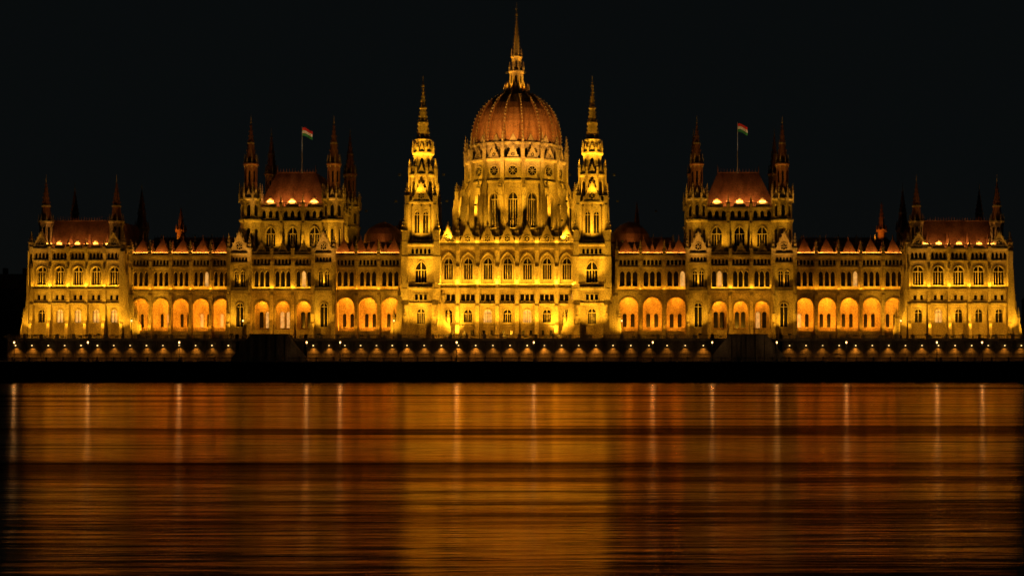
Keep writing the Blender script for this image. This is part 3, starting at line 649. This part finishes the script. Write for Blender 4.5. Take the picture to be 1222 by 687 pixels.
# ================================================================= EMBANKMENT
g=MB(); g.add([(-4000,-45.3,QZ),(4000,-45.3,QZ),(4000,5000,QZ),(-4000,5000,QZ)],[(0,1,2,3)]); make(g,'ground',ASPH)
t=MB(); wbox(t,P(-12).x(8),P(-12).x(1232),-11.2,60,QZ-.5,TZ); 
make(t,'terrace_pavement',GRAN)
EMB=empty('embankment_wall')
def terrace():
    st,gr,gl,lm=MB(),MB(),MB(),MB(); p=P(-12); X=p.x; Z=p.z
    segs=[(10,283,-12),(283,365,-12),(365,478,-12),(478,742,-15),(742,850,-12),(850,932,-12),(932,1228,-12)]
    for a,b,Y in segs:
        fr=Fr(0,Y); U0,U1=X(a),X(b)
        L=U1-U0; n=max(2,int(round(L/4.3))); bw=L/n
        box(gr,fr,U0,U1,0,.35,QZ,QZ+.9)
        wall(gr,gl,fr,U0,U1,QZ,TZ-.5,[(U0+bw*i,bw*.07,QZ+1.2,QZ+2.2,'r') for i in range(1,n,2)],.5,0,.16)
        for zz in (1.9,3.0,4.1): box(gr,fr,U0,U1,-.1,.07,QZ+zz,QZ+zz+.14)
        box(st,fr,U0,U1,-.8,.35,TZ-.49,TZ-.02); balus(st,fr,U0,U1,TZ-.02,1.05,.05,.25,.42)
        if Y<-12.5:
            wbox(gr,U0,U1,Y+.6,-11.1,QZ,TZ-.05)
            for uu in (U0,U1): wbox(gr,uu-.2,uu+.2,Y+.02,-11.5,QZ,TZ-.5)
        for i in range(n+1):
            u=U0+bw*i; box(st,fr,u-.32,u+.32,-.25,.32,TZ,TZ+1.25)
            box(gr,fr,u-.25,u+.25,-.1,.28,QZ,TZ-.5)
        for i in range(n):
            if a in (283,850): continue
            u=U0+bw*(i+.5)
            box(lm,fr,u-.13,u+.13,.55,.75,TZ-1.8,TZ-1.6); box(gr,fr,u-.06,u+.06,0,.65,TZ-1.58,TZ-1.5)
            w=fr.p(u,.7,TZ-1.9); light('SPOT',w,(u,w[1]+.5,QZ),random.choice((330,450,650))*(1.6 if Y<-12.5 else 1),(1,.36,.03) ,.12,ang=108,blend=1.0,name='wall_lamp',parent=EMB)
    return st,gr,gl,lm
st,gr,gl,lm=terrace()
make(st,'coping_and_balustrade',STONE,EMB); make(gr,'granite_face',GRAN,EMB); make(gl,'niches',GLASS,EMB); make(lm,'wall_lamp_glass',LAMP,EMB)
def stairs(a,b):
    m=MB(); X=P(-16).x; x0,x1=X(a),X(b); c=(x0+x1)/2; hw=(x1-x0)/2; n=30
    wbox(m,c-hw*.52,c+hw*.52,-19,-12.4,QZ,TZ+.9)
    for s in (-1,1):
        for i in range(n):
            u0=c+s*(hw*.52+hw*.48*i/n); u1=c+s*(hw*.52+hw*.48*(i+1)/n)
            wbox(m,min(u0,u1),max(u0,u1),-18.6,-12.9,QZ,QZ+(TZ-QZ)*(1-(i+.5)/n))
        extw(m,Fr(0,-18.6),.0,.4,[(c+s*hw*.52,QZ),(c+s*(hw+.6),QZ),(c+s*(hw+.6),QZ+.9),(c+s*hw*.52,TZ+1)])
    box(m,Fr(0,-19),c-hw*.55,c+hw*.55,-.4,.25,TZ+.92,TZ+1.2)
    for i in range(5):
        u=c-hw*.5+hw*i/4; box(m,Fr(0,-19),u-.3,u+.3,0,.2,QZ,TZ+.8)
    return m
for a,b in ((282,366),(849,934)): make(stairs(a,b),'stone_staircase',GRAN)
q=MB(); wbox(q,-4000,4000,-45.3,-44.6,-6,QZ+.02); 
for i in range(-60,61): wbox(q,i*6-.05,i*6+.05,-45.34,-45.28,-2,QZ-.5)
wbox(q,-400,400,-45.5,-44.5,QZ-.35,QZ+.06)
for i in range(14): wbox(q,-400,400,-45.3-.35*(i+1),-45.3-.35*i-.002,-6,QZ-.8-.36*(i+1))
make(q,'quay_wall',QUAYM)
r=MB(); wbox(r,-1000,1000,-36,-24,QZ+.002,QZ+.006); make(r,'road',flat('road_asphalt',(.045,.045,.045)))
k=MB(); wbox(k,-1000,1000,-23.98,-12.5,QZ+.004,QZ+.13); wbox(k,-1000,1000,-44.4,-36.02,QZ+.07,QZ+.13); make(k,'pavement',GRAN)
l=MB()
for i in range(-120,120): wbox(l,i*6,i*6+2.5,-30.1,-29.95,QZ+.01,QZ+.014)
make(l,'road_marking',flat('white_paint',(.75,.75,.72)))
b=MB(); balus(b,Fr(0,-44.2),-150,150,QZ+.1,1.0,0,.16,1.1)
for i in range(-37,38): wbox(b,i*4-.16,i*4+.16,-44.4,-44.0,QZ+.1,QZ+1.25)
make(b,'quay_balustrade',STONE)
LM=MB(); LG=MB()
frus(LM,0,0,0,.5,.28,.2,8); frus(LM,0,0,.5,.7,.24,.12,8); frus(LM,0,0,.7,4.3,.09,.06,8); frus(LM,0,0,2.2,2.35,.13,.13,8)
frus(LM,0,0,4.3,4.45,.08,.16,6); frus(LG,0,0,4.45,4.9,.14,.2,6); frus(LM,0,0,4.9,5.25,.26,.03,6)
lme=bpy.data.meshes.new('lamp_post'); lme.from_pydata(LM.v,[],LM.f); lme.materials.append(IRON)
lge=bpy.data.meshes.new('lamp_lantern'); lge.from_pydata(LG.v,[],LG.f); lge.materials.append(LAMP)
def slamp(px,Y,z,power=60):
    e=empty('street_lamp',(P(Y).x(px),Y,z))
    for n,me in (('post',lme),('lantern',lge)):
        o=bpy.data.objects.new(n,me); col.objects.link(o); o.parent=e
    if power: light('POINT',(0,-.4,4.7),None,power,(1,.55,.2),.15,parent=e,name='lantern_light')
for px in (17,105,214,366,406,545,637,779,850,927,1010,1118,1172): slamp(px,-22,QZ+.13,130)
for px in (157,290,470,742,1075): slamp(px,-10.5,TZ,0)
for (cx,Yu,zt),px,top in ((fl1,361,152),(fl2,880,147)):
    p=P(Yu+6); x=p.x(px); zb=zt; z1=p.z(top)
    e=empty('flag_on_pole',(x,Yu+5.5,zb))
    m=MB(); frus(m,0,0,0,z1-zb,.13,.07,8); frus(m,0,0,z1-zb,z1-zb+.3,.16,.05,8); frus(m,0,0,0,.5,.3,.2,8); make(m,'pole',flat('pole_paint',(.3,.3,.29)),e)
    H=2.3; Lx=3.4
    for j,(nm,cc) in enumerate((('red',(.65,.03,.03)),('white',(.8,.8,.8)),('green',(.03,.25,.08)))):
        m=MB(); n=16
        for i in range(n+1):
            t=i/n; y=.35*sin(t*9)*t; dz=-1.1*t*t+.12*sin(t*7)
            for h in (0,1): m.v.append((.1+t*Lx*.8,y,z1-zb-.2-H*(j+h)/3+dz))
        for i in range(n): m.f.append((2*i,2*i+1,2*i+3,2*i+2))
        make(m,nm+'_stripe',flat('flag_'+nm,cc),e)
    light('SPOT',(0,-4,1.0),(1,0,z1-zb-1),900,(1,.85,.65),.2,ang=40,parent=e,name='flag_spot')
def block(px,Y,w,h,d):
    p=P(Y); x=p.x(px); e=empty('apartment_building'); st,gl,lt,rf=MB(),MB(),MB(),MB()
    fr=Fr(x,Y); nf=int(h/3.8); n=int(w/3.2)
    for k_ in range(nf):
        wall(st,gl,fr,0,w,QZ+k_*3.8,QZ+k_*3.8+3.6,[((i+.5)*w/n,.55,QZ+k_*3.8+1,QZ+k_*3.8+2.8,'s') for i in range(n)],.3,0,.1,lt,.03)
        box(st,fr,-.1,w+.1,-.3,.2,QZ+k_*3.8+3.6,QZ+k_*3.8+3.8)
    wbox(st,x,x+w,Y+.35,Y+d,QZ,QZ+nf*3.8); hip(rf,x-.4,x+w+.4,Y-.4,Y+d,QZ+nf*3.8+.01,QZ+nf*3.8+5,3,5)
    for i in range(3): wbox(rf,x+w*(i+.6)/3.4,x+w*(i+.6)/3.4+1,Y+6,Y+8,QZ+nf*3.8,QZ+nf*3.8+7)
    make(st,'walls',PLAS,e); make(gl,'windows',GLASS,e); make(rf,'roof',ROOF,e)
    if lt.f: make(lt,'lit_windows',LIT,e)
block(-130,70,26,19,18); block(-20,90,22,23,18); block(-270,60,30,22,18); block(1236,80,24,20,18); block(1350,60,30,22,18)
# ================================================================= WATER
w=MB(); w.add([(-4000,-5000,0),(4000,-5000,0),(4000,-45.25,0),(-4000,-45.25,0)],[(0,1,2,3)])
WM=bpy.data.materials.new('river_water'); WM.use_nodes=True; nt=WM.node_tree; nt.nodes.clear()
out=nt.nodes.new('ShaderNodeOutputMaterial'); tc=nt.nodes.new('ShaderNodeTexCoord')
gls=nt.nodes.new('ShaderNodeBsdfGlossy'); dif=nt.nodes.new('ShaderNodeBsdfDiffuse'); dif.inputs[0].default_value=(.012,.009,.006,1)
mx=nt.nodes.new('ShaderNodeMixShader'); lw=nt.nodes.new('ShaderNodeFresnel'); lw.inputs[0].default_value=2.3
def mul(a,b):
    x=nt.nodes.new('ShaderNodeMix'); x.data_type='RGBA'; x.blend_type='MULTIPLY'; x.inputs[0].default_value=1
    nt.links.new(a,x.inputs[6]); nt.links.new(b,x.inputs[7]); return x.outputs[2]
# warm tint and dark bands of the reflection, painted into the gloss colour by noise
nb=noise(nt,tc,1,4,(.004,.045,1)); r1=ramp(nt,nb.outputs[0],[(.37,(.22,.13,.08)),(.47,(1,.68,.42)),(.6,(1,.80,.55))])
nc=noise(nt,tc,1,4,(.012,.25,1)); r2=ramp(nt,nc.outputs[0],[(.38,(.38,.34,.30)),(.49,(1,1,1)),(.66,(1.0,1.0,1.0))])
nd_=noise(nt,tc,1,3,(.25,1.6,1)); r3=ramp(nt,nd_.outputs[0],[(.35,(.62,.57,.52)),(.58,(1,1,1))])
nt.links.new(mul(mul(r1.outputs[0],r2.outputs[0]),r3.outputs[0]),gls.inputs['Color'])
n2=noise(nt,tc,1,4,(.12,.8,1)); n3=noise(nt,tc,1,3,(.02,.14,1))
b1=nt.nodes.new('ShaderNodeBump'); b1.inputs['Strength'].default_value=.5; b1.inputs['Distance'].default_value=.14; nt.links.new(n2.outputs[0],b1.inputs['Height'])
b2=nt.nodes.new('ShaderNodeBump'); b2.inputs['Strength'].default_value=.5; b2.inputs['Distance'].default_value=.3; nt.links.new(n3.outputs[0],b2.inputs['Height']); nt.links.new(b1.outputs[0],b2.inputs['Normal'])
nt.links.new(b2.outputs[0],gls.inputs['Normal']); gls.inputs['Roughness'].default_value=.17
nt.links.new(lw.outputs[0],mx.inputs[0]); nt.links.new(dif.outputs[0],mx.inputs[1]); nt.links.new(gls.outputs[0],mx.inputs[2]); nt.links.new(mx.outputs[0],out.inputs[0])
make(w,'river_water',WM)
# ================================================================= SKY + CAMERA
sc=bpy.context.scene
wd=bpy.data.worlds.new('World'); sc.world=wd; wd.use_nodes=True; nt=wd.node_tree; bg=nt.nodes['Background']
tc=nt.nodes.new('ShaderNodeTexCoord'); sp=nt.nodes.new('ShaderNodeSeparateXYZ'); nt.links.new(tc.outputs['Generated'],sp.inputs[0])
rp=ramp(nt,sp.outputs[2],[(0.0,(.0034,.0036,.0034)),(.12,(.0026,.0034,.0036)),(.6,(.0022,.0032,.0036))]); nt.links.new(rp.outputs[0],bg.inputs[0]); bg.inputs[1].default_value=1.0
wd.cycles.sampling_method='NONE'
cam=bpy.data.cameras.new('camera'); co=bpy.data.objects.new('camera',cam); col.objects.link(co)
co.location=(CX,-D,CZ); co.rotation_euler=(pi/2,0,0); cam.sensor_width=36; cam.lens=36*(S*D)/1222
cam.shift_x=-(757-611)/1222; cam.shift_y=(HY-343.5)/1222; cam.clip_end=9000; cam.clip_start=1
sc.camera=co
sc.view_settings.view_transform='Standard'; sc.view_settings.look='None'; sc.view_settings.exposure=0
print('faces',sum(len(o.data.polygons) for o in bpy.data.objects if o.type=='MESH'))
